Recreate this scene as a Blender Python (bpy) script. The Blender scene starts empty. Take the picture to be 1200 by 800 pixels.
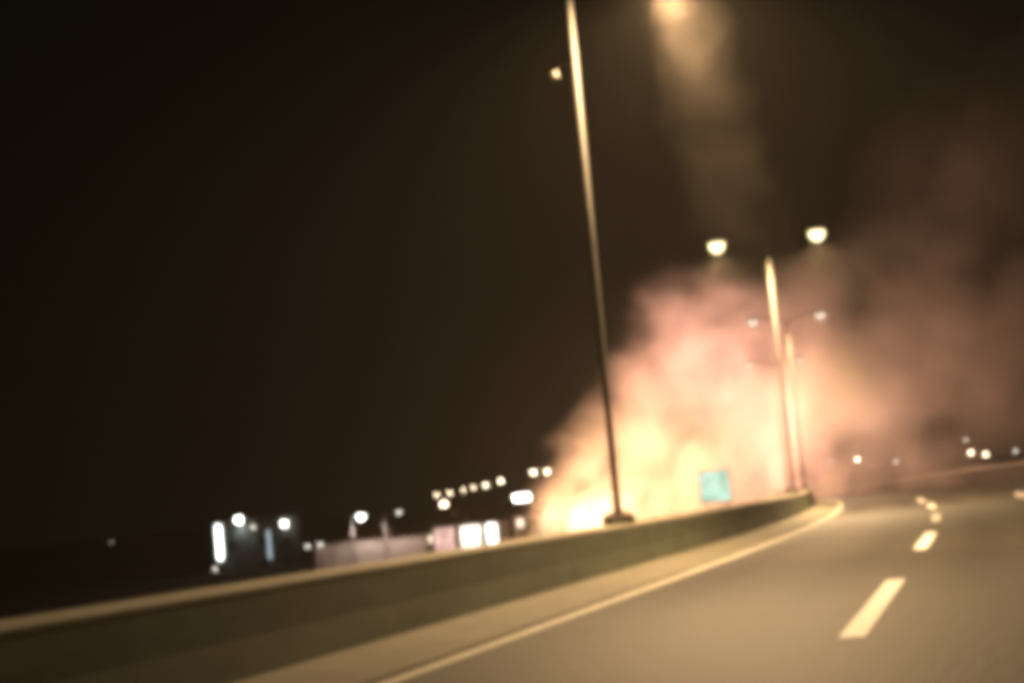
import bpy, bmesh, math, random
from mathutils import Vector, Matrix, noise

random.seed(7)
SC = bpy.context.scene
COL = SC.collection

# ------------------------------------------------------------------ camera
# hand-held in a moving car: 1.3 m above the road, turned left of the road, rolled about 5 degrees
cam_data = bpy.data.cameras.new('camera')
cam = bpy.data.objects.new('camera', cam_data)
COL.objects.link(cam)
cam_data.sensor_width = 36.0
cam_data.lens = 57.0
cam_data.clip_start = 0.1
cam_data.clip_end = 8000.0
yaw, pitch, roll = math.radians(15.72), math.radians(5.845), math.radians(5.2)
Fv = Vector((-math.sin(yaw) * math.cos(pitch), math.cos(yaw) * math.cos(pitch), math.sin(pitch)))
Rw = Vector((math.cos(yaw), math.sin(yaw), 0))
Uw = Rw.cross(Fv)
Rv = math.cos(roll) * Rw - math.sin(roll) * Uw
Uv = math.sin(roll) * Rw + math.cos(roll) * Uw
M3 = Matrix((Rv, Uv, -Fv)).transposed()
cam.matrix_world = Matrix.Translation((0, 0, 1.3)) @ M3.to_4x4()
SC.camera = cam

# ------------------------------------------------------------------ world: night sky with town glow
world = bpy.data.worlds.new('World')
SC.world = world
world.use_nodes = True
wn = world.node_tree
wn.nodes.clear()
wo = wn.nodes.new('ShaderNodeOutputWorld')
sky = wn.nodes.new('ShaderNodeTexSky')
sky.sky_type = 'NISHITA'
sky.sun_disc = False
sky.sun_elevation = math.radians(-9)
sky.sun_rotation = math.radians(60)
b1 = wn.nodes.new('ShaderNodeBackground')
b1.inputs['Strength'].default_value = 0.05
wn.links.new(sky.outputs[0], b1.inputs['Color'])
b2 = wn.nodes.new('ShaderNodeBackground')
b2.inputs['Color'].default_value = (0.95, 0.85, 0.42, 1)
b2.inputs['Strength'].default_value = 0.0007
ad = wn.nodes.new('ShaderNodeAddShader')
wn.links.new(b1.outputs[0], ad.inputs[0])
wn.links.new(b2.outputs[0], ad.inputs[1])
wn.links.new(ad.outputs[0], wo.inputs['Surface'])

# ------------------------------------------------------------------ exposure and render settings
SC.view_settings.view_transform = 'Standard'
SC.view_settings.look = 'None'
SC.view_settings.gamma = 1.0
SC.view_settings.use_curve_mapping = False
SC.view_settings.exposure = 1.5
SC.render.engine = 'CYCLES'
SC.cycles.pixel_filter_type = 'BLACKMAN_HARRIS'
SC.cycles.filter_width = 8.5          # the photograph is soft all over
SC.cycles.use_denoising = True
SC.cycles.max_bounces = 4
SC.cycles.diffuse_bounces = 2
SC.cycles.glossy_bounces = 2
SC.cycles.volume_bounces = 2
SC.cycles.transparent_max_bounces = 16
SC.cycles.volume_step_rate = 2.0
SC.cycles.volume_max_steps = 64

LAMP_COL = (1.0, 0.645, 0.31)
LAMP_W = 8600.0

# ------------------------------------------------------------------ helpers
def new_mat(name):
    m = bpy.data.materials.new(name)
    m.use_nodes = True
    m.node_tree.nodes.clear()
    out = m.node_tree.nodes.new('ShaderNodeOutputMaterial')
    return m, m.node_tree, out

def pbr(name, c1, c2=None, rough=0.7, scale=3.0, bump=0.0, metal=0.0, scale2=None, spec=0.5, stretch=None):
    """two-tone noise material with a second, broader stain layer and optional relief"""
    m, nt, out = new_mat(name)
    N, L = nt.nodes, nt.links
    bs = N.new('ShaderNodeBsdfPrincipled')
    bs.inputs['Roughness'].default_value = rough
    bs.inputs['Metallic'].default_value = metal
    bs.inputs['Specular IOR Level'].default_value = spec
    c2 = c2 or tuple(v * 0.75 for v in c1)
    tc = N.new('ShaderNodeTexCoord')
    mp = N.new('ShaderNodeMapping')
    if stretch:
        mp.inputs['Scale'].default_value = stretch
    L.new(tc.outputs['Object'], mp.inputs['Vector'])
    n1 = N.new('ShaderNodeTexNoise')
    n1.inputs['Scale'].default_value = scale
    n1.inputs['Detail'].default_value = 8
    n1.inputs['Roughness'].default_value = 0.65
    L.new(mp.outputs[0], n1.inputs['Vector'])
    n2 = N.new('ShaderNodeTexNoise')
    n2.inputs['Scale'].default_value = scale2 or scale * 0.13
    n2.inputs['Detail'].default_value = 4
    L.new(mp.outputs[0], n2.inputs['Vector'])
    mul = N.new('ShaderNodeMath'); mul.operation = 'ADD'
    L.new(n1.outputs['Fac'], mul.inputs[0]); L.new(n2.outputs['Fac'], mul.inputs[1])
    mr = N.new('ShaderNodeMapRange')
    mr.inputs['From Min'].default_value = 0.7; mr.inputs['From Max'].default_value = 1.3
    L.new(mul.outputs[0], mr.inputs['Value'])
    mx = N.new('ShaderNodeMix'); mx.data_type = 'RGBA'
    mx.inputs[6].default_value = (*c1, 1); mx.inputs[7].default_value = (*c2, 1)
    L.new(mr.outputs[0], mx.inputs[0])
    L.new(mx.outputs[2], bs.inputs['Base Color'])
    if bump:
        bp = N.new('ShaderNodeBump')
        bp.inputs['Strength'].default_value = bump
        bp.inputs['Distance'].default_value = 0.02
        L.new(n1.outputs['Fac'], bp.inputs['Height'])
        L.new(bp.outputs[0], bs.inputs['Normal'])
    L.new(bs.outputs[0], out.inputs['Surface'])
    return m

def emit(name, col, strength, var=0.0, scale=1.0):
    m, nt, out = new_mat(name)
    N, L = nt.nodes, nt.links
    e = N.new('ShaderNodeEmission')
    e.inputs['Color'].default_value = (*col, 1)
    e.inputs['Strength'].default_value = strength
    if var:
        tc = N.new('ShaderNodeTexCoord')
        n = N.new('ShaderNodeTexNoise'); n.inputs['Scale'].default_value = scale
        L.new(tc.outputs['Object'], n.inputs['Vector'])
        mr = N.new('ShaderNodeMapRange')
        mr.inputs['From Min'].default_value = 0.3; mr.inputs['From Max'].default_value = 0.7
        mr.inputs['To Min'].default_value = strength * (1 - var); mr.inputs['To Max'].default_value = strength * (1 + var)
        L.new(n.outputs['Fac'], mr.inputs['Value'])
        L.new(mr.outputs[0], e.inputs['Strength'])
    L.new(e.outputs[0], out.inputs['Surface'])
    return m

def link_mesh(name, bm, mat, parent=None, loc=(0, 0, 0), smooth=False, recalc=True):
    me = bpy.data.meshes.new(name)
    if recalc:
        bmesh.ops.recalc_face_normals(bm, faces=bm.faces)
    bm.to_mesh(me); bm.free()
    if smooth:
        for p in me.polygons:
            p.use_smooth = True
    o = bpy.data.objects.new(name, me)
    if mat:
        me.materials.append(mat)
    COL.objects.link(o)
    o.location = loc
    if parent:
        o.parent = parent
    return o

def empty(name, loc=(0, 0, 0), rz=0.0):
    o = bpy.data.objects.new(name, None)
    COL.objects.link(o)
    o.location = loc
    o.rotation_euler = (0, 0, rz)
    o.empty_display_size = 0.3
    return o

def tag(o, label=None, cat=None, group=None, kind=None):
    if label: o['label'] = label
    if cat: o['category'] = cat
    if group: o['group'] = group
    if kind: o['kind'] = kind
    return o

def box(bm, x0, x1, y0, y1, z0, z1, bevel=0.0):
    r = bmesh.ops.create_cube(bm, size=1.0)
    for v in r['verts']:
        v.co = Vector((x0 + (v.co.x + .5) * (x1 - x0), y0 + (v.co.y + .5) * (y1 - y0), z0 + (v.co.z + .5) * (z1 - z0)))
    if bevel:
        es = list({e for v in r['verts'] for e in v.link_edges})
        bmesh.ops.bevel(bm, geom=es, offset=bevel, segments=2, affect='EDGES', profile=0.5)

def tube(bm, pts, radii, seg=12, cap=True):
    rings = []
    n = len(pts)
    pts = [Vector(p) for p in pts]
    for i, p in enumerate(pts):
        t = (pts[min(i + 1, n - 1)] - pts[max(i - 1, 0)]).normalized()
        a = Vector((0, 1, 0)) if abs(t.y) < 0.9 else Vector((1, 0, 0))
        u = t.cross(a).normalized(); w = t.cross(u)
        rings.append([bm.verts.new(p + (u * math.cos(2 * math.pi * k / seg) + w * math.sin(2 * math.pi * k / seg)) * radii[i]) for k in range(seg)])
    for a, b in zip(rings, rings[1:]):
        for k in range(seg):
            bm.faces.new((a[k], a[(k + 1) % seg], b[(k + 1) % seg], b[k]))
    if cap:
        bm.faces.new(rings[0][::-1]); bm.faces.new(rings[-1])

def point_light(name, parent, loc, color, watt, radius=0.25, spot=None, size=1.0):
    ld = bpy.data.lights.new(name, 'SPOT' if spot else 'POINT')
    ld.color = color; ld.energy = watt; ld.shadow_soft_size = radius
    if spot:
        ld.spot_size = math.radians(spot); ld.spot_blend = 0.6
    o = bpy.data.objects.new(name, ld)
    COL.objects.link(o)
    o.location = loc
    if parent: o.parent = parent
    return o

# ------------------------------------------------------------------ the road's line: straight, then a long left bend
RC, S0 = 620.0, 30.0
def zroad(s):
    t = max(0.0, s - 100.0)
    return -1.2e-4 * min(t, 150.0) ** 2 - 0.036 * max(0.0, t - 150.0)
def road(s, l, h=0.0):
    a = max(0.0, s - S0) / RC
    if a > 0:
        x = -RC * (1 - math.cos(a)); y = S0 + RC * math.sin(a)
        return Vector((x + l * math.cos(a), y + l * math.sin(a), zroad(s) + h))
    return Vector((l, s, h))
def heading(s):
    return max(0.0, s - S0) / RC
def inv_road(x, y):
    if y < S0: return y, x
    a = math.atan2(y - S0, max(x + RC, 1.0))
    return S0 + min(a, 1.3) * RC, math.hypot(x + RC, y - S0) - RC

def smooth(a, b, t):
    t = max(0.0, min(1.0, (t - a) / (b - a)))
    return t * t * (3 - 2 * t)
PROFILE = [(-400, -7.0), (-110, -6.5), (-75, -4.6), (-34, -4.2), (-22.6, -1.75), (-13.5, -1.75), (-7.5, -0.35), (-6.0, -0.2), (11.5, -0.2), (16, -0.6), (45, -1.5), (120, -1.0), (400, 2.0)]
def prof(l):
    if l <= PROFILE[0][0]: return PROFILE[0][1]
    for (a, za), (b, zb) in zip(PROFILE, PROFILE[1:]):
        if l <= b: return za + (zb - za) * (l - a) / (b - a)
    return PROFILE[-1][1]
def ground_z(x, y):
    s, l = inv_road(x, y)
    near = 1.0 - smooth(18, 50, abs(l))
    z = prof(l) + zroad(min(s, 450)) * near
    if abs(l) > 14:
        z += 0.5 * noise.noise(Vector((x * 0.05, y * 0.05, 0))) * smooth(14, 40, abs(l))
    far = smooth(500, 2200, math.hypot(x, y))
    return z + far * (6 + 14 * noise.noise(Vector((x * 0.0016, y * 0.0016, 3.1))))

def strip(name, profile, s0, s1, step, mat, parent=None, closed=False):
    """sweep a cross profile [(lateral, height)] along the road"""
    bm = bmesh.new()
    n = max(1, int(math.ceil((s1 - s0) / step)))
    rings = []
    for i in range(n + 1):
        s = s0 + (s1 - s0) * i / n
        rings.append([bm.verts.new(road(s, l, h)) for l, h in profile])
    m = len(profile)
    uv = bm.loops.layers.uv.new('along_road')
    for i, (a, b) in enumerate(zip(rings, rings[1:])):
        sa, sb = s0 + (s1 - s0) * i / n, s0 + (s1 - s0) * (i + 1) / n
        for k in range(m if closed else m - 1):
            f = bm.faces.new((a[k], a[(k + 1) % m], b[(k + 1) % m], b[k]))
            la, lb = profile[k][0], profile[(k + 1) % m][0]
            for lp, c in zip(f.loops, ((la, sa), (lb, sa), (lb, sb), (la, sb))):
                lp[uv].uv = c
    if closed:
        bm.faces.new(rings[0][::-1]); bm.faces.new(rings[-1])
    return link_mesh(name, bm, mat, parent)

# ------------------------------------------------------------------ materials
M_ground = pbr('dark_grass_soil', (0.035, 0.040, 0.018), (0.06, 0.05, 0.03), 0.95, 0.8, 0.4)
M_asphalt = pbr('worn_asphalt', (0.020, 0.0175, 0.0155), (0.041, 0.0355, 0.031), 0.66, 9.0, 0.35, spec=0.15, scale2=0.35, stretch=(1, 0.18, 1))
def wear_tracks(mat):
    # darker wheel tracks, an oil stripe between them and a seam along the lane joint
    nt = mat.node_tree; N, L = nt.nodes, nt.links
    bs = next(n for n in N if n.type == 'BSDF_PRINCIPLED')
    src = bs.inputs['Base Color'].links[0].from_socket
    uv = N.new('ShaderNodeUVMap'); uv.uv_map = 'along_road'
    sp = N.new('ShaderNodeSeparateXYZ'); L.new(uv.outputs[0], sp.inputs[0])
    def mth(op, a, b=None):
        n = N.new('ShaderNodeMath'); n.operation = op
        for k, v in enumerate((a, b)):
            if v is None: continue
            if isinstance(v, (int, float)): n.inputs[k].default_value = v
            else: L.new(v, n.inputs[k])
        return n.outputs[0]
    t = mth('MULTIPLY', mth('ADD', sp.outputs['X'], 4.8), 4 * math.pi / 3.65)
    tr = mth('POWER', mth('SUBTRACT', 0.5, mth('MULTIPLY', mth('COSINE', t), 0.5)), 2.0)
    mp = N.new('ShaderNodeMapping'); mp.inputs['Scale'].default_value = (1.2, 0.05, 1)
    L.new(uv.outputs[0], mp.inputs['Vector'])
    nz = N.new('ShaderNodeTexNoise'); nz.inputs['Scale'].default_value = 2.0; nz.inputs['Detail'].default_value = 5
    L.new(mp.outputs[0], nz.inputs['Vector'])
    amt = mth('MULTIPLY', tr, mth('MULTIPLY', nz.outputs['Fac'], 0.75))
    pz = N.new('ShaderNodeTexNoise'); pz.inputs['Scale'].default_value = 0.22; pz.inputs['Detail'].default_value = 3
    L.new(uv.outputs[0], pz.inputs['Vector'])
    k = mth('MULTIPLY', mth('SUBTRACT', 1.12, amt), mth('ADD', 0.7, mth('MULTIPLY', pz.outputs['Fac'], 0.6)))
    vm = N.new('ShaderNodeVectorMath'); vm.operation = 'SCALE'
    L.new(src, vm.inputs[0]); L.new(k, vm.inputs['Scale'])
    L.new(vm.outputs[0], bs.inputs['Base Color'])
wear_tracks(M_asphalt)
M_conc = pbr('gutter_concrete', (0.165, 0.15, 0.115), (0.095, 0.088, 0.068), 0.85, 2.5, 0.3, scale2=0.5)
M_wall = pbr('dirty_concrete_wall', (0.098, 0.110, 0.073), (0.040, 0.044, 0.030), 0.85, 1.6, 0.4, scale2=0.3, stretch=(1, 0.5, 1.6))
M_wall2 = pbr('brown_stained_wall', (0.050, 0.038, 0.024), (0.032, 0.025, 0.017), 0.9, 1.2, 0.3)
M_cope = pbr('pale_concrete_coping', (0.30, 0.28, 0.23), (0.19, 0.175, 0.14), 0.85, 2.0, 0.3)
M_lit_cope = pbr('lit_rim_coping', (0.62, 0.56, 0.46), (0.45, 0.40, 0.32), 0.8, 2.0, 0.2)  # pale colour stands in for lamp and fire light along the rim
M_paint = pbr('road_paint', (0.86, 0.86, 0.84), (0.76, 0.75, 0.72), 0.6, 14.0, 0.15)
M_paint_worn = pbr('worn_road_paint', (0.62, 0.60, 0.52), (0.36, 0.34, 0.28), 0.65, 10.0, 0.15)
M_galv = pbr('galvanised_steel', (0.125, 0.12, 0.11), (0.09, 0.088, 0.08), 0.75, 6.0, 0.05, metal=0.0)
M_plinth = pbr('plinth_concrete', (0.16, 0.15, 0.13), (0.10, 0.09, 0.08), 0.9, 3.0, 0.3)
M_house = pbr('lamp_housing', (0.07, 0.07, 0.065), (0.05, 0.05, 0.048), 0.5, 5.0, metal=0.3)
M_bowl = emit('lit_lamp_bowl', (1.0, 0.80, 0.40), 1.5)
M_bowl_veiled = emit('smoke_veiled_bowl', (1.0, 0.78, 0.58), 0.4)  # the smoke's dimming is put into the bowl's own glow

# ------------------------------------------------------------------ ground
def build_ground():
    def axis(lo, hi, fine_lo, fine_hi, fine, n_out):
        v = [lo + (fine_lo - lo) * (1 - (1 - i / n_out) ** 2.2) for i in range(n_out)]
        c = fine_lo
        while c < fine_hi:
            v.append(c); c += fine
        v += [fine_hi + (hi - fine_hi) * (i / n_out) ** 2.2 for i in range(n_out + 1)]
        return v
    xs = axis(-2600, 2600, -150, 40, 1.25, 26)
    ys = axis(-120, 3200, -12, 330, 3.0, 26)
    bm = bmesh.new()
    g = [[bm.verts.new((x, y, ground_z(x, y))) for x in xs] for y in ys]
    for a, b in zip(g, g[1:]):
        for k in range(len(xs) - 1):
            bm.faces.new((a[k], a[k + 1], b[k + 1], b[k]))
    tag(link_mesh('ground', bm, M_ground, smooth=True), kind='structure')
build_ground()

# ------------------------------------------------------------------ carriageways, markings, gutter
rd = strip('road', [(-4.95, 0.0), (-4.6, 0.0), (-3.0, 0.0), (0.0, 0.0), (4.0, 0.0), (9.9, 0.0)], -14, 420, 2.5, M_asphalt)
tag(rd, kind='structure')
strip('edge_line', [(-4.86, 0.004), (-4.70, 0.004)], -14, 380, 2.5, M_paint_worn, rd)
strip('edge_line', [(6.10, 0.004), (6.25, 0.004)], -14, 380, 2.5, M_paint_worn, rd)
for row, off, count in ((-1.2, -1.0, 5), (2.45, 5.0, 4)):
    for i in range(count):
        s = 14.0 + off + 0.7 + 14.7 * i
        strip('lane_dash', [(row - 0.11, 0.004), (row + 0.11, 0.004)], s, s + 7.0, 1.75, M_paint, rd)
tag(strip('gutter_strip', [(-6.05, 0.10), (-4.98, 0.018), (-4.95, -0.05)], -14, 420, 2.5, M_conc), kind='structure')
tag(strip('opposite_road', [(-22.2, -1.6), (-14.0, -1.6)], -14, 420, 4, M_asphalt), kind='structure')

# ------------------------------------------------------------------ median wall and the wall on the outside of the bend
wl = empty('median_wall', road(60, -6.4))
inv = Matrix.Translation(-Vector(wl.location))
def part_of(parent, o):
    o.parent = parent
    o.matrix_parent_inverse = Matrix.Translation(-Vector(parent.location))
    return o
part_of(wl, strip('wall_body', [(-6.06, 0.0), (-6.06, 0.10), (-6.13, 0.42), (-6.17, 0.765), (-6.90, 0.765), (-6.98, 0.40), (-7.14, 0.1), (-7.14, -0.5), (-6.06, -0.5)], -14, 420, 3, M_wall, closed=True))
part_of(wl, strip('coping', [(-6.167, 0.768), (-6.167, 0.815), (-6.187, 0.835), (-6.90, 0.835), (-6.92, 0.815), (-6.92, 0.768)], -14, 420, 3, M_cope, closed=True))
tag(wl, 'long low concrete median wall with pale coping running along the left of the road', 'wall')

wr = empty('roadside_wall', road(180, 10.0))
part_of(wr, strip('wall_body', [(9.9, -0.4), (9.9, 1.26), (10.15, 1.26), (10.15, -0.4)], 30, 420, 4, M_wall2, closed=True))
part_of(wr, strip('coping', [(9.86, 1.263), (9.86, 1.38), (10.19, 1.38), (10.19, 1.263)], 30, 420, 4, M_lit_cope, closed=True))
tag(wr, 'dark brown wall around the outside of the far bend, at the right edge', 'wall')

# ------------------------------------------------------------------ twin-arm lamp posts on the median wall
POST_H, ARM = 11.75, 2.1
def make_post():
    root = empty('lamp_post')
    bm = bmesh.new(); box(bm, -0.25, 0.25, -0.27, 0.27, 0.836, 1.00, 0.03)
    link_mesh('plinth', bm, M_plinth, root)
    bm = bmesh.new(); box(bm, -0.20, 0.20, -0.20, 0.20, 1.002, 1.03)
    for sx in (-1, 1):
        for sy in (-1, 1):
            r = bmesh.ops.create_cone(bm, segments=6, radius1=0.025, radius2=0.025, depth=0.06, cap_ends=True)
            for v in r['verts']: v.co += Vector((sx * 0.15, sy * 0.15, 1.06))
    link_mesh('base_plate', bm, M_galv, root)
    bm = bmesh.new()
    tube(bm, [(0, 0, 1.03), (0, 0, 1.5), (0, 0, 6), (0, 0, POST_H - 0.35)], [0.076, 0.073, 0.058, 0.042], 14)
    link_mesh('pole', bm, M_galv, root, smooth=True)
    for sx in (-1, 1):
        bm = bmesh.new()
        tube(bm, [(0, 0, POST_H - 0.42), (sx * 0.25, 0, POST_H - 0.22), (sx * 0.7, 0, POST_H - 0.06), (sx * 1.2, 0, POST_H + 0.02), (sx * (ARM - 0.35), 0, POST_H + 0.05)], [0.04, 0.038, 0.036, 0.034, 0.032], 10)
        link_mesh('arm', bm, M_house, root, smooth=True)
        bm = bmesh.new()
        r = bmesh.ops.create_uvsphere(bm, u_segments=16, v_segments=10, radius=1.0)
        for v in r['verts']:
            z = v.co.z
            v.co = Vector((sx * (ARM - 0.05) + v.co.x * 0.48, v.co.y * 0.20, POST_H + 0.05 + (z * 0.13 if z > 0 else z * 0.03)))
        hd = link_mesh('lamp_head', bm, M_house, root, smooth=True)
        bm = bmesh.new()
        r = bmesh.ops.create_uvsphere(bm, u_segments=16, v_segments=10, radius=1.0)
        for v in r['verts']:
            z = v.co.z
            v.co = Vector((sx * (ARM + 0.02) + v.co.x * 0.33, v.co.y * 0.24, POST_H - 0.01 + (z * 0.01 if z > 0 else z * 0.42)))
        link_mesh('glass_bowl', bm, M_bowl, hd, smooth=True)
    return root

def children(o):
    return [c for c in COL.objects if c.parent == o]
def copy_tree(o, parent=None):
    c = o.copy(); COL.objects.link(c); c.parent = parent
    for ch in children(o):
        copy_tree(ch, c)
    return c

post0 = make_post()
POSTS = [(29.3, 'nearest tall galvanised lamp post, its twin heads above the picture'),
         (69.3, 'twin-arm lamp post with two bright yellow heads, second along the median wall'),
         (104.0, 'smaller twin-arm lamp post showing through smoke just behind the two bright heads'),
         (138.0, 'fourth lamp post along the median wall, veiled by smoke'),
         (172.0, 'fifth lamp post along the median wall, a faint light inside the smoke'),
         (207.0, 'farthest lamp post along the median wall, lowest faint light inside the smoke')]
posts = [post0] + [copy_tree(post0) for _ in POSTS[1:]]
for i, (s, lab) in enumerate(POSTS):
    o = posts[i]
    p = road(s, -6.53)
    o.location = p
    o.rotation_euler = (0, 0, heading(s) + (math.radians(30) if i == 0 else 0.0))   # the nearest post's arms are turned a little
    tag(o, lab, 'lamp post', 'twin-arm lamp posts along the median')
    if i > 1:
        for hd in children(o):
            for b in children(hd):
                if b.name.startswith('glass_bowl'):
                    b.material_slots[0].link = 'OBJECT'; b.material_slots[0].material = M_bowl_veiled
for o, k, sides in ((posts[0], 1.0, (1,)), (posts[1], 1.0, (-1, 1)), (posts[2], 0.5, (-1, 1)), (posts[3], 0.15, (-1, 1)), (posts[4], 0.1, (-1, 1))):
    for sx in sides:
        point_light('lamp_light', o, (sx * (ARM + 0.02), 0, POST_H - 0.50), LAMP_COL, LAMP_W * k, 0.16, spot=168)
# the nearest post's outer lamp has gone out
M_bowl_off = pbr('unlit_lamp_bowl', (0.5, 0.5, 0.48), rough=0.2)
for hd in children(post0):
    for b in children(hd):
        if b.name.startswith('glass_bowl') and sum(v.co.x for v in b.data.vertices) < 0:
            b.material_slots[0].link = 'OBJECT'; b.material_slots[0].material = M_bowl_off
# small fitting clamped on the nearest post
fx = empty('camera_fitting', (0, 0, 0)); fx.parent = None
bm = bmesh.new()
tube(bm, [(-0.06, 0, 9.50), (-0.25, 0, 9.48), (-0.40, 0, 9.36)], [0.025, 0.025, 0.025], 8)
br = link_mesh('bracket', bm, M_galv, post0)
bm = bmesh.new()
r = bmesh.ops.create_uvsphere(bm, u_segments=14, v_segments=10, radius=0.075)
for v in r['verts']: v.co = Vector((v.co.x - 0.42, v.co.y, v.co.z * 1.15 + 9.29))
link_mesh('dome', bm, pbr('white_plastic', (0.75, 0.73, 0.68), rough=0.35), br, smooth=True)
bpy.data.objects.remove(fx)

# ------------------------------------------------------------------ fire
def vol_emit(name, col, strength):
    m, nt, out = new_mat(name)
    N, L = nt.nodes, nt.links
    e = N.new('ShaderNodeEmission')
    e.inputs['Color'].default_value = (*col, 1)
    e.inputs['Strength'].default_value = strength
    L.new(e.outputs[0], out.inputs['Volume'])
    return m
FL = [vol_emit('flame_white', (1.0, 0.74, 0.40), 0.16), vol_emit('flame_yellow', (1.0, 0.58, 0.25), 0.08), vol_emit('added_orange_flame', (1.0, 0.48, 0.22), 0.04)]
FIRE = Vector((-38.5, 160.0, -4.6))
fr = empty('burning_fire', FIRE)
tag(fr, 'large blaze with white-hot base and orange flames beyond the median wall', 'fire')
def flame(x, y, h, r, mat):
    bm = bmesh.new()
    seg, rows = 12, 12
    ph = random.random() * 6
    pts, rad = [], []
    for i in range(rows):
        t = i / (rows - 1)
        pts.append((x + 0.35 * h * t * t + 0.10 * h * math.sin(ph + 4 * t) * t, y + 0.06 * h * math.cos(ph + 5 * t) * t, h * t))
        rad.append(max(0.03, r * (0.75 + 0.9 * t - 1.65 * t * t) * (1 + 0.15 * math.sin(9 * t + ph))))
    tube(bm, pts, rad, seg)
    for v in bm.verts:
        n = noise.noise_vector(v.co * 0.5)
        v.co += Vector((n.x, n.y, n.z * 0.4)) * r * 0.28
    if bm.calc_volume(signed=True) < 0:
        bmesh.ops.reverse_faces(bm, faces=bm.faces)
    return link_mesh('flame', bm, mat, fr, smooth=True, recalc=False)
for (x, y, h, r, k) in [(-6.0, 0, 4.6, 1.2, 1), (-4.6, -1.5, 6.4, 1.5, 0), (-3.0, 1.0, 8.2, 1.9, 1), (-1.8, -1.0, 6.0, 1.7, 0),
                        (-0.4, 0.6, 9.6, 2.3, 1), (0.8, -1.2, 7.0, 1.8, 0), (2.2, -1.6, 12.0, 2.4, 2), (3.2, -0.6, 8.0, 2.0, 1),
                        (4.8, -3.0, 15.4, 2.8, 2), (6.4, -0.8, 7.6, 1.8, 1), (8.2, -4.0, 16.5, 2.8, 2), (10.4, -4, 8.4, 1.9, 1),
                        (11.6, -6, 15.0, 2.8, 2), (14.5, -7, 12.0, 2.4, 2), (17.5, -9, 8.0, 2.0, 2), (20.0, -11.5, 11.5, 2.2, 2), (24.5, -12.5, 9.5, 2.0, 2)]:  # large orange flames added around the raised lights
    flame(x, y, h, r, FL[k])
# the smouldering heap at its foot
M_char = pbr('charred_debris', (0.02, 0.018, 0.016), (0.05, 0.04, 0.035), 0.95, 2.0, 0.6)
bm = bmesh.new()
for i in range(46):
    a = random.uniform(-8.5, 14.5)
    r = bmesh.ops.create_cube(bm, size=1.0)
    mt = Matrix.Translation((a, random.uniform(-2.5, 2.5), random.uniform(0.1, 0.9))) @ Matrix.Rotation(random.random() * 3, 4, 'Z') @ Matrix.Rotation(random.uniform(-.6, .6), 4, 'X') @ Matrix.Diagonal((random.uniform(.3, 2.4), random.uniform(.15, .6), random.uniform(.1, .5), 1))
    for v in r['verts']: v.co = mt @ v.co
tag(link_mesh('debris_heap', bm, M_char, fr), kind='stuff')
FIRE_COL = [(1.0, 0.60, 0.31), (1.0, 0.53, 0.40)]
for (x, y, z, w, c) in [(-3.4, -1.0, 5.3, 1500, 0), (0.8, -2.0, 8.2, 2100, 0), (0.9, -1.0, 4.5, 2800, 0), (6.2, -4.0, 11.7, 1250, 0), (9.8, -5.0, 16.1, 950, 1), (12.1, -6.0, 20.3, 950, 1), (16.5, -8.0, 19.7, 900, 1), (17.2, -9.0, 13.5, 850, 1), (12.3, -7.0, 8.4, 1300, 0), (19.3, -11.0, 7.7, 1300, 1), (22.5, -12.0, 13.0, 2400, 1), (28.0, -10.0, 10.0, 1200, 1)]:  # upper and right-hand lights added to brighten the smoke
    point_light('fire_and_fill_light', fr, (x, y, z), FIRE_COL[c], w, 3.2)

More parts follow.
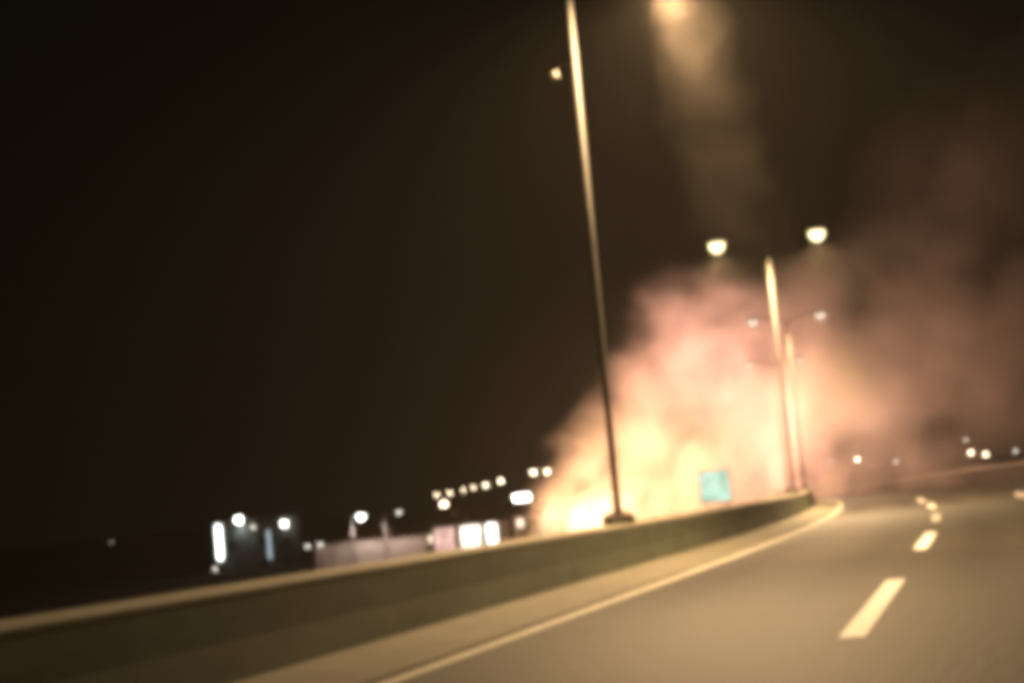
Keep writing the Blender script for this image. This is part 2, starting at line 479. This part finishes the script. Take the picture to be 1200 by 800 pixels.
# ------------------------------------------------------------------ smoke: closed plume surface with drifting density inside
def smoke(name, puffs, dens, col, label, warp, nscale, aniso=0.2, core=0.45):
    # puffs: (x, y, z, radius, weight)
    bm = bmesh.new()
    for (x, y, z, r, w) in puffs:
        rr = bmesh.ops.create_icosphere(bm, subdivisions=2, radius=r + warp * 0.35)
        for v in rr['verts']: v.co += Vector((x, y, z))
    me = bpy.data.meshes.new(name); bm.to_mesh(me); bm.free()
    tmp = bpy.data.objects.new(name + '_tmp', me); COL.objects.link(tmp)
    rm = tmp.modifiers.new('r', 'REMESH'); rm.mode = 'VOXEL'; rm.voxel_size = 1.2
    dg = bpy.context.evaluated_depsgraph_get()
    me2 = bpy.data.meshes.new_from_object(tmp.evaluated_get(dg))
    bpy.data.objects.remove(tmp)
    me2.name = name
    o = bpy.data.objects.new(name, me2); COL.objects.link(o)
    m, nt, out = new_mat(name + '_volume')
    N, L = nt.nodes, nt.links
    tc = N.new('ShaderNodeTexCoord')
    ns = N.new('ShaderNodeTexNoise'); ns.inputs['Scale'].default_value = nscale; ns.inputs['Detail'].default_value = 4; ns.inputs['Roughness'].default_value = 0.6
    L.new(tc.outputs['Object'], ns.inputs['Vector'])
    sub = N.new('ShaderNodeVectorMath'); sub.operation = 'SUBTRACT'; sub.inputs[1].default_value = (.5, .5, .5)
    L.new(ns.outputs['Color'], sub.inputs[0])
    sc = N.new('ShaderNodeVectorMath'); sc.operation = 'SCALE'; sc.inputs['Scale'].default_value = warp * 2
    L.new(sub.outputs[0], sc.inputs[0])
    ps = N.new('ShaderNodeVectorMath'); ps.operation = 'ADD'
    L.new(tc.outputs['Object'], ps.inputs[0]); L.new(sc.outputs[0], ps.inputs[1])
    last = None
    for (x, y, z, r, w) in puffs:
        d = N.new('ShaderNodeVectorMath'); d.operation = 'DISTANCE'; d.inputs[1].default_value = (x, y, z)
        L.new(ps.outputs[0], d.inputs[0])
        mr = N.new('ShaderNodeMapRange'); mr.interpolation_type = 'SMOOTHSTEP'
        mr.inputs['From Min'].default_value = r * core; mr.inputs['From Max'].default_value = r
        mr.inputs['To Min'].default_value = w; mr.inputs['To Max'].default_value = 0
        L.new(d.outputs['Value'], mr.inputs['Value'])
        if last is None: last = mr.outputs[0]
        else:
            mx = N.new('ShaderNodeMath'); mx.operation = 'MAXIMUM'
            L.new(last, mx.inputs[0]); L.new(mr.outputs[0], mx.inputs[1]); last = mx.outputs[0]
    ml = N.new('ShaderNodeMath'); ml.operation = 'MULTIPLY'; ml.inputs[1].default_value = dens
    n2 = N.new('ShaderNodeTexNoise'); n2.inputs['Scale'].default_value = nscale * 1.7; n2.inputs['Detail'].default_value = 5
    L.new(ps.outputs[0], n2.inputs['Vector'])
    m2 = N.new('ShaderNodeMapRange')
    m2.inputs['From Min'].default_value = 0.36; m2.inputs['From Max'].default_value = 0.66
    m2.inputs['To Min'].default_value = 0.15; m2.inputs['To Max'].default_value = 1.75
    L.new(n2.outputs['Fac'], m2.inputs['Value'])
    mu = N.new('ShaderNodeMath'); mu.operation = 'MULTIPLY'
    L.new(last, mu.inputs[0]); L.new(m2.outputs[0], mu.inputs[1])
    L.new(mu.outputs[0], ml.inputs[0])
    pv = N.new('ShaderNodeVolumePrincipled')
    pv.inputs['Color'].default_value = (*col, 1)
    pv.inputs['Anisotropy'].default_value = aniso
    L.new(ml.outputs[0], pv.inputs['Density'])
    L.new(pv.outputs[0], out.inputs['Volume'])
    me2.materials.clear(); me2.materials.append(m)
    tag(o, label, 'smoke', kind='stuff')
    return o
smoke('smoke_plume', [(-42, 160, 1.2, 4, 1), (-38.2, 160, 4.9, 5.2, 1), (-36.5, 160, 0, 6.4, 1), (-32.6, 158, 8.2, 6.8, 1), (-28.5, 157, 12.8, 7.1, 0.95), (-26.6, 156, 17.1, 6.5, 0.9), (-22.2, 155, 17.8, 5.9, 0.8), (-28.1, 156, 2.7, 7.4, 1), (-21.9, 153, 9.4, 8.1, 0.9), (-19, 150, 2.7, 7.4, 0.8), (-16.7, 150, 13.5, 7.1, 0.7)],
      0.10, (0.88, 0.76, 0.72), 'thick glowing pink and cream smoke billowing up from the fire', 4.0, 0.14, 0.0)
smoke('drifting_smoke', [(-11.3, 92, 5.5, 4.2, 0.7), (-8.2, 94, 7.2, 4.8, 0.7), (-13.8, 150, 7.7, 8.6, 1), (-8.3, 152, 10.3, 10.2, 0.85), (-2.2, 154, 10.5, 11.8, 1), (5.5, 158, 11.5, 13.5, 1), (12, 156, 17, 12, 0.6), (2, 156, 27, 13, 0.35), (12, 158, 32, 13, 0.25), (-11.4, 150, 2, 7, 0.9), (-4.6, 152, 2.1, 7.7, 0.9), (-3.6, 154, 18.7, 10.3, 0.6), (-15, 98, 2.7, 3.1, 0.8), (-12.9, 150, 16.2, 7, 0.8)],
      0.080, (0.86, 0.78, 0.67), 'thin brown smoke drifting to the right behind the lamp posts', 3.5, 0.10, 0.0, 0.2)
smoke('glare_streak_wisp', [(-4.8, 31.2, 10.8, 1, 1), (-4.7, 31.7, 10.3, 1.1, 0.94), (-4.7, 32.2, 9.8, 1.1, 0.88), (-4.6, 32.7, 9.2, 1.2, 0.82), (-4.5, 33.2, 8.7, 1.2, 0.76), (-4.5, 33.7, 8.1, 1.3, 0.7), (-4.4, 34.2, 7.5, 1.3, 0.64), (-4.3, 34.7, 6.9, 1.4, 0.58)],  # added wisp, imitates the streak of glare under the lamp
      0.020, (0.8, 0.70, 0.66), 'faint added wisp standing in for the glare streak beneath the nearest street lamp', 0.8, 0.5, 0.2, 0.0)

# ------------------------------------------------------------------ lit sign on two posts
M_sign = emit('lit_sign_face', (0.55, 0.95, 0.80), 0.34, 0.5, 1.2)
sg = empty('road_sign', (-17.95, 112.0, ground_z(-17.95, 112.0)), 0.09)
gz = -sg.location.z
bm = bmesh.new(); box(bm, -1.10, 1.10, -0.06, 0.06, 0.45 + gz, 2.70 + gz, 0.03)
pn = link_mesh('panel', bm, M_house, sg)
bm = bmesh.new(); box(bm, -1.02, 1.02, -0.075, -0.063, 0.53 + gz, 2.62 + gz)
link_mesh('sign_face', bm, M_sign, pn)
for sx in (-0.7, 0.7):
    bm = bmesh.new(); tube(bm, [(sx, 0.12, -0.3), (sx, 0.12, 2.5 + gz)], [0.05, 0.05], 8)
    link_mesh('post', bm, M_galv, sg)
tag(sg, 'lit turquoise road sign on two posts in front of the smoke', 'road sign')

# ------------------------------------------------------------------ lower ground on the left: buildings and lamps
M_bwall = pbr('green_grey_render', (0.07, 0.08, 0.075), (0.045, 0.052, 0.048), 0.85, 1.2, 0.2)
M_white = pbr('white_render', (0.78, 0.72, 0.68), (0.58, 0.54, 0.51), 0.85, 1.0, 0.2)
M_roof = pbr('roof_felt', (0.06, 0.06, 0.06), rough=0.9, scale=2)
M_dglass = pbr('dark_glass', (0.02, 0.022, 0.025), rough=0.15, scale=1)
M_cool = emit('cool_white_tube', (0.92, 1.0, 0.92), 6.0)
M_cooldim = emit('dim_cool_tube', (0.75, 0.90, 1.0), 0.30)
M_lampw = emit('white_lamp', (1.0, 0.96, 0.86), 12.0)
M_lampdim = emit('dim_white_lamp', (1.0, 0.92, 0.80), 2.0)
M_lampwarm = emit('warm_lamp', (1.0, 0.80, 0.52), 9.0)

bd = empty('flat_roofed_building', (-117.6, 250.0, -6.6))
def bpart(name, x0, x1, y0, y1, z0, z1, mat, parent=bd, bevel=0.0):
    bm = bmesh.new(); box(bm, x0, x1, y0, y1, z0, z1, bevel)
    return link_mesh(name, bm, mat, parent)
bpart('wall', -8.0, 8.0, 0, 9, 0, 9.6, M_bwall)
rf = bpart('roof', -8.3, 8.3, -0.3, 9.3, 9.602, 9.95, M_roof)
bpart('parapet', -8.3, 8.3, -0.32, -0.05, 9.952, 10.3, M_bwall, rf)
for x in (-4.6, 1.2, 5.4):
    for z in (1.3, 5.2):
        w = bpart('window', x - 0.8, x + 0.8, -0.06, 0.02, z, z + 1.7, M_house)
        bpart('pane', x - 0.70, x - 0.03, -0.075, -0.062, z + .1, z + 1.6, M_dglass, w)
        bpart('pane', x + 0.03, x + 0.70, -0.075, -0.062, z + .1, z + 1.6, M_dglass, w)
bpart('light_strip', -7.0, -6.62, -0.35, -0.05, 3.9, 9.5, M_cool)
bpart('light_strip', 2.1, 2.42, -0.35, -0.05, 3.2, 8.0, M_cooldim)
bpart('door', -2.3, -1.1, -0.08, 0.02, 0, 2.2, M_house)
for (x, z, r, mt, wt) in [(-2.7, 10.1, 0.42, M_lampw, 240), (-0.2, 8.7, 0.2, M_lampdim, 15), (5.5, 8.8, 0.30, M_lampw, 40)]:
    bm = bmesh.new(); box(bm, x - .08, x + .08, -0.5, -0.04, z - .06, z + .06)
    wlp = link_mesh('wall_lamp', bm, M_house, bd)
    bm = bmesh.new(); bmesh.ops.create_uvsphere(bm, u_segments=12, v_segments=8, radius=r)
    g = link_mesh('globe', bm, mt, wlp, (x, -0.75, z), True)
    point_light('lamp_light', bd, (x, -0.8, z - r - 0.1), (0.9, 1.0, 0.92), wt, 0.15, spot=110)
tag(bd, 'dark two-storey building with a vertical white light strip, far left', 'building')

bwx = empty('boundary_wall', (-77.8, 200.0, ground_z(-77.8, 200.0)))
gz = -bwx.location.z
bm = bmesh.new(); box(bm, -8.0, 7.6, 0, 0.3, -0.6, gz - 1.35)
link_mesh('wall_body', bm, M_white, bwx)
bm = bmesh.new(); box(bm, -8.05, 7.65, -0.06, 0.36, gz - 1.347, gz - 1.22)
link_mesh('coping', bm, M_white, bwx)
for i in range(7):
    bm = bmesh.new(); x = -7.8 + 15.1 * i / 6
    box(bm, x - .18, x + .18, -0.08, -0.003, -0.5, gz - 1.36)
    link_mesh('pier', bm, M_white, bwx)
tag(bwx, 'low pale wall lit pinkish below two white lamps', 'wall')

sh = empty('shop_building', (-64.9, 200.0, ground_z(-64.9, 200.0)))
gz = -sh.location.z
M_lit = emit('lit_shop_window', (1.0, 0.86, 0.70), 1.1, 0.5, 0.7)
M_lit2 = emit('bright_shop_window', (1.0, 0.92, 0.80), 2.2, 0.3, 0.7)
M_litp = emit('pink_shop_window', (1.0, 0.62, 0.52), 0.35, 0.5, 0.9)
bpart('wall', -4.5, 4.6, 0.0, 8.0, -0.6, gz - 0.15, M_white, sh)
rf = bpart('roof', -4.8, 4.9, -0.5, 8.3, gz - 0.148, gz + 0.12, M_roof, sh)
for (x0, x1, mt, n) in [(-4.1, -1.35, M_litp, 3), (-0.55, 2.15, M_lit, 3), (3.0, 4.3, M_lit2, 2)]:
    w = bpart('window', x0 - .1, x1 + .1, -0.08, 0.02, gz - 3.4, gz - 0.35, M_house, sh)
    for i in range(n):
        a = x0 + (x1 - x0) * i / n; b = x0 + (x1 - x0) * (i + 1) / n
        bpart('pane', a + .04, b - .04, -0.10, -0.082, gz - 3.3, gz - 0.45, mt, w)
tag(sh, 'low shop building with three bright lit windows left of the fire', 'building')

M_tile = pbr('dark_roof_tile', (0.10, 0.06, 0.05), rough=0.85, scale=3)
M_lit_small = emit('lit_house_window', (1.0, 0.78, 0.55), 0.8, 0.4, 1.5)
def house(x, y, w, d, eave, ridge, wins, label):
    base = ground_z(x, y)
    h = empty('small_house', (x, y, base))
    e, r = eave - base, ridge - base
    bm = bmesh.new()
    v = [bm.verts.new(c) for c in ((-w, 0, -.5), (w, 0, -.5), (w, d, -.5), (-w, d, -.5), (-w, 0, e), (w, 0, e), (w, d, e), (-w, d, e), (-w, d / 2, r), (w, d / 2, r))]
    for f in ((0, 1, 5, 4), (2, 3, 7, 6), (1, 2, 6, 9, 5), (3, 0, 4, 8, 7), (0, 3, 2, 1), (4, 5, 9, 8), (8, 9, 6, 7)):
        bm.faces.new([v[k] for k in f])
    link_mesh('wall', bm, M_white, h)
    bm = bmesh.new()
    for (ya, za, yb, zb) in ((-0.35, e - 0.12, d / 2, r + 0.02), (d + 0.35, e - 0.12, d / 2, r + 0.02)):
        q = [bm.verts.new(c) for c in ((-w - .3, ya, za + .04), (w + .3, ya, za + .04), (w + .3, yb, zb + .04), (-w - .3, yb, zb + .04))]
        q2 = [bm.verts.new(c.co + Vector((0, 0, .12))) for c in q]
        bm.faces.new(q); bm.faces.new(q2[::-1])
        for k in range(4): bm.faces.new((q[k], q[(k + 1) % 4], q2[(k + 1) % 4], q2[k]))
    rf = link_mesh('roof', bm, M_tile, h)
    bpart('chimney', w * .5, w * .5 + .45, d * .5, d * .5 + .45, r - .3, r + .55, M_white, rf)
    for (wx, lit) in wins:
        f = bpart('window', wx - .5, wx + .5, -0.05, 0.02, e - 1.7, e - .5, M_house, h)
        bpart('pane', wx - .43, wx - .03, -0.07, -0.053, e - 1.63, e - .57, M_lit_small if lit else M_dglass, f)
        bpart('pane', wx + .03, wx + .43, -0.07, -0.053, e - 1.63, e - .57, M_lit_small if lit else M_dglass, f)
    tag(h, label, 'house')
house(-84.0, 212.0, 3.2, 6.0, -1.0, 0.5, ((-1.6, True), (0.6, False), (2.0, True)), 'low pale house with two lit windows behind the left end of the pale wall')
house(-73.5, 213.0, 3.6, 6.0, -0.8, 0.9, ((-2.2, False), (-0.4, True), (1.6, True)), 'pale gabled house behind the pale wall, next to the lit shop')
house(-57.6, 204.0, 1.9, 5.0, 0.4, 1.7, ((-0.9, True), (0.8, False)), 'narrow pale house between the lit shop and the floodlight mast')

def street_lamp(name, loc, label, cat, h, reach, r, mat, watt=0, col=(1, 0.95, 0.85), group=None, pole_r=0.07, pole_mat=None):
    """mast with an arm and a lit head; loc is the head's position"""
    x, y, z = loc
    base = ground_z(x - reach, y)
    root = empty(name, (x - reach, y, base))
    H = z - base
    bm = bmesh.new()
    tube(bm, [(0, 0, -0.2), (0, 0, H * 0.5), (0, 0, H + 0.05)], [pole_r * 1.3, pole_r, pole_r * 0.8], 8)
    link_mesh('pole', bm, pole_mat or M_roof, root, smooth=True)
    if abs(reach) > 0.05:
        bm = bmesh.new()
        tube(bm, [(0, 0, H), (reach * 0.5, 0, H + 0.22), (reach, 0, H + 0.24)], [0.05, 0.045, 0.04], 8)
        link_mesh('arm', bm, M_galv, root, smooth=True)
    bm = bmesh.new()
    rr = bmesh.ops.create_uvsphere(bm, u_segments=12, v_segments=8, radius=1.0)
    for v in rr['verts']: v.co = Vector((reach + v.co.x * r * 1.35, v.co.y * r, H + 0.13 + v.co.z * (r * 0.35 if v.co.z > 0 else r * 0.1)))
    hd = link_mesh('lamp_head', bm, M_house, root, smooth=True)
    bm = bmesh.new()
    rr = bmesh.ops.create_uvsphere(bm, u_segments=12, v_segments=8, radius=1.0)
    for v in rr['verts']: v.co = Vector((reach + v.co.x * r, v.co.y * r * 0.9, H + 0.09 + v.co.z * (r * 0.05 if v.co.z > 0 else r * 0.95)))
    link_mesh('glass_bowl', bm, mat, hd, smooth=True)
    if watt:
        point_light('lamp_light', root, (reach, 0, H - r - 0.12), col, watt, 0.15, spot=150)
    tag(root, label, cat, group)
    return root
M_wpole = pbr('white_painted_pole', (0.75, 0.74, 0.72), rough=0.4)
street_lamp('street_lamp', (-78.4, 200 - 1.5, 2.0), 'street lamp with a round white head on the left above the pale wall', 'street lamp', 6, 1.3, 0.40, M_lampw, 300, col=(1, .74, .66), pole_r=0.13, pole_mat=M_wpole)  # pink light colour stands in for firelight on the wall
street_lamp('street_lamp', (-73.1, 200 - 1.5, 2.1), 'street lamp with a long arm on the right above the pale wall', 'street lamp', 6, 2.1, 0.24, M_lampdim, 300, col=(1, .74, .66), pole_r=0.15, pole_mat=M_wpole)  # firelight's pink put into this lamp's light too
for k, (x, z) in enumerate([(-86.4, -1.25), (-84.6, -1.15)]):
    street_lamp('bollard_lamp', (x, 199.0, z), ['left', 'right'][k] + ' of two small low white lamps at the left end of the pale wall', 'lamp', 3, 0.0, 0.22, M_lampdim, 0, group='small lamps by the pale wall')
ROW = [(-125.6, 368), (-115.0, 346), (-105.3, 326), (-96.1, 304), (-88.6, 288), (-77.3, 260), (-60.0, 218), (-59.1, 222)]
ORD = ['leftmost', 'second', 'third', 'fourth', 'fifth', 'sixth', 'seventh', 'rightmost']
for k, (x, y) in enumerate(ROW):
    street_lamp('row_lamp', (x, y, 6.0), ('%s of eight small lamps in a rising row' % (ORD[k] if k in (0, 7) else ORD[k] + ' from the left')), 'street lamp', 10, 1.2, 0.29 if k not in (2, 3) else 0.22, M_lampwarm, 0, group='lamps in a rising row left of the fire')
street_lamp('row_lamp', (-77.5, 230.0, 2.9), 'lower warm lamp just beneath the left end of the rising row of lamps', 'street lamp', 7, 1.0, 0.42, M_lampwarm, 0)

fm = empty('floodlight_mast', (-54.6, 192.0, ground_z(-54.6, 192.0)))
H = 2.5 - fm.location.z
bm = bmesh.new(); tube(bm, [(0, 0, -0.2), (0, 0, H + 0.3)], [0.12, 0.08], 8); link_mesh('pole', bm, M_galv, fm, smooth=True)
bm = bmesh.new(); box(bm, -0.95, 0.95, -0.05, 0.05, H - 0.05, H + 0.05); link_mesh('crossbar', bm, M_galv, fm)
for x in (-0.6, 0.1, 0.75):
    bm = bmesh.new(); box(bm, x - .28, x + .28, -0.30, -0.06, H - 0.32, H + 0.32, 0.03)
    f = link_mesh('floodlight', bm, M_house, fm)
    bm = bmesh.new(); box(bm, x - .24, x + .24, -0.33, -0.303, H - 0.28, H + 0.28)
    link_mesh('lens', bm, M_lampw, f)
tag(fm, 'white floodlight cluster on a mast at the left edge of the fire', 'floodlight')

street_lamp('ground_lamp', (-129.6, 250.0, -5.9), 'tiny low lamp near the ground left of the dark building', 'lamp', 1, 0.0, 0.22, M_lampdim, 0, col=(1, .9, .7))
street_lamp('ground_lamp', (-124.1, 247.0, -4.2), 'small lamp under the vertical light strip of the dark building', 'lamp', 2, 0.0, 0.26, M_lampdim, 0)
street_lamp('street_lamp', (-191.1, 330.0, 1.9), 'lone faint lamp in the darkness at the far left', 'street lamp', 8, 0.8, 0.26, emit('very_dim_lamp', (1, .85, .7), 0.5), 0)

RIGHT = [(-35.5, 400, 5.7, .30, M_lampdim, 'faint lamp just right of the second lamp post, low in the smoke'),
         (-29.0, 400, 5.5, .42, M_lampwarm, 'bright small lamp right of the second lamp post, above the far wall'),
         (-20.1, 400, 4.2, .34, M_lampdim, 'faint lamp above the lit end of the far wall'),
         (-3.4, 400, 7.7, .32, M_lampdim, 'upper dim lamp of the cluster near the right edge'),
         (-2.6, 400, 4.6, .44, M_lampwarm, 'brightest lamp of the cluster near the right edge'),
         (0.7, 400, 3.9, .42, M_lampwarm, 'lamp just right of the brightest one near the right edge'),
         (7.5, 400, 4.0, .36, M_lampdim, 'faint lamp at the far right edge above the wall')]
for (x, y, z, r, mt, lab) in RIGHT:
    street_lamp('far_lamp', (x, y, z), lab, 'street lamp', 6, 0.9, r, mt, 0, group='distant lamps beyond the bend')

# ------------------------------------------------------------------ low shrubs behind the median wall
M_leaf = pbr('shrub_leaf', (0.05, 0.06, 0.02), (0.035, 0.04, 0.018), 0.7, 6.0)
M_stem = pbr('shrub_stem', (0.06, 0.045, 0.03), rough=0.9)
def shrub(x, y, top, w, label):
    base = ground_z(x, y)
    root = empty('shrub', (x, y, base))
    h = top - base
    bm = bmesh.new()
    tips = []
    for i in range(9):
        a = random.random() * 6.28; rr = random.random() ** .6 * w
        tip = Vector((math.cos(a) * rr, math.sin(a) * rr, h * random.uniform(.6, .98)))
        tips.append(tip)
        tube(bm, [(0, 0, -0.05), tip * 0.5 + Vector((0, 0, 0.1)), tip], [0.02, 0.012, 0.005], 5)
    link_mesh('stem', bm, M_stem, root)
    bm = bmesh.new()
    for i in range(520):
        t = random.choice(tips); f = random.uniform(.45, 1.0)
        c = t * f + Vector((random.gauss(0, .10), random.gauss(0, .10), random.gauss(0, .06)))
        u = Vector((random.gauss(0, 1), random.gauss(0, 1), random.gauss(0, .6))).normalized() * random.uniform(.03, .06)
        w2 = u.cross(Vector((random.gauss(0, 1), random.gauss(0, 1), random.gauss(0, 1)))).normalized() * random.uniform(.015, .03)
        vs = [bm.verts.new(c - u), bm.verts.new(c + w2), bm.verts.new(c + u), bm.verts.new(c - w2)]
        bm.faces.new(vs)
    link_mesh('foliage', bm, M_leaf, root)
    tag(root, label, 'shrub', 'shrubs behind the median wall')
shrub(-11.0, 42.0, 0.72, 0.85, 'low dark shrub behind the median wall, left of the nearest lamp post')
shrub(-8.3, 42.0, 0.80, 0.70, 'low dark shrub behind the median wall, right of the nearest lamp post')

# ------------------------------------------------------------------ haze in the night air
bm = bmesh.new(); box(bm, -420, 260, -60, 640, -40, 60)
hz = link_mesh('haze', bm, None)
m, nt, out = new_mat('night_haze')
pv = nt.nodes.new('ShaderNodeVolumePrincipled')
pv.inputs['Color'].default_value = (0.85, 0.80, 0.74, 1)
pv.inputs['Density'].default_value = 0.00028
pv.inputs['Anisotropy'].default_value = 0.35
nt.links.new(pv.outputs[0], out.inputs['Volume'])
hz.data.materials.append(m)
tag(hz, 'thin smoky night air around the road', 'haze', kind='stuff')
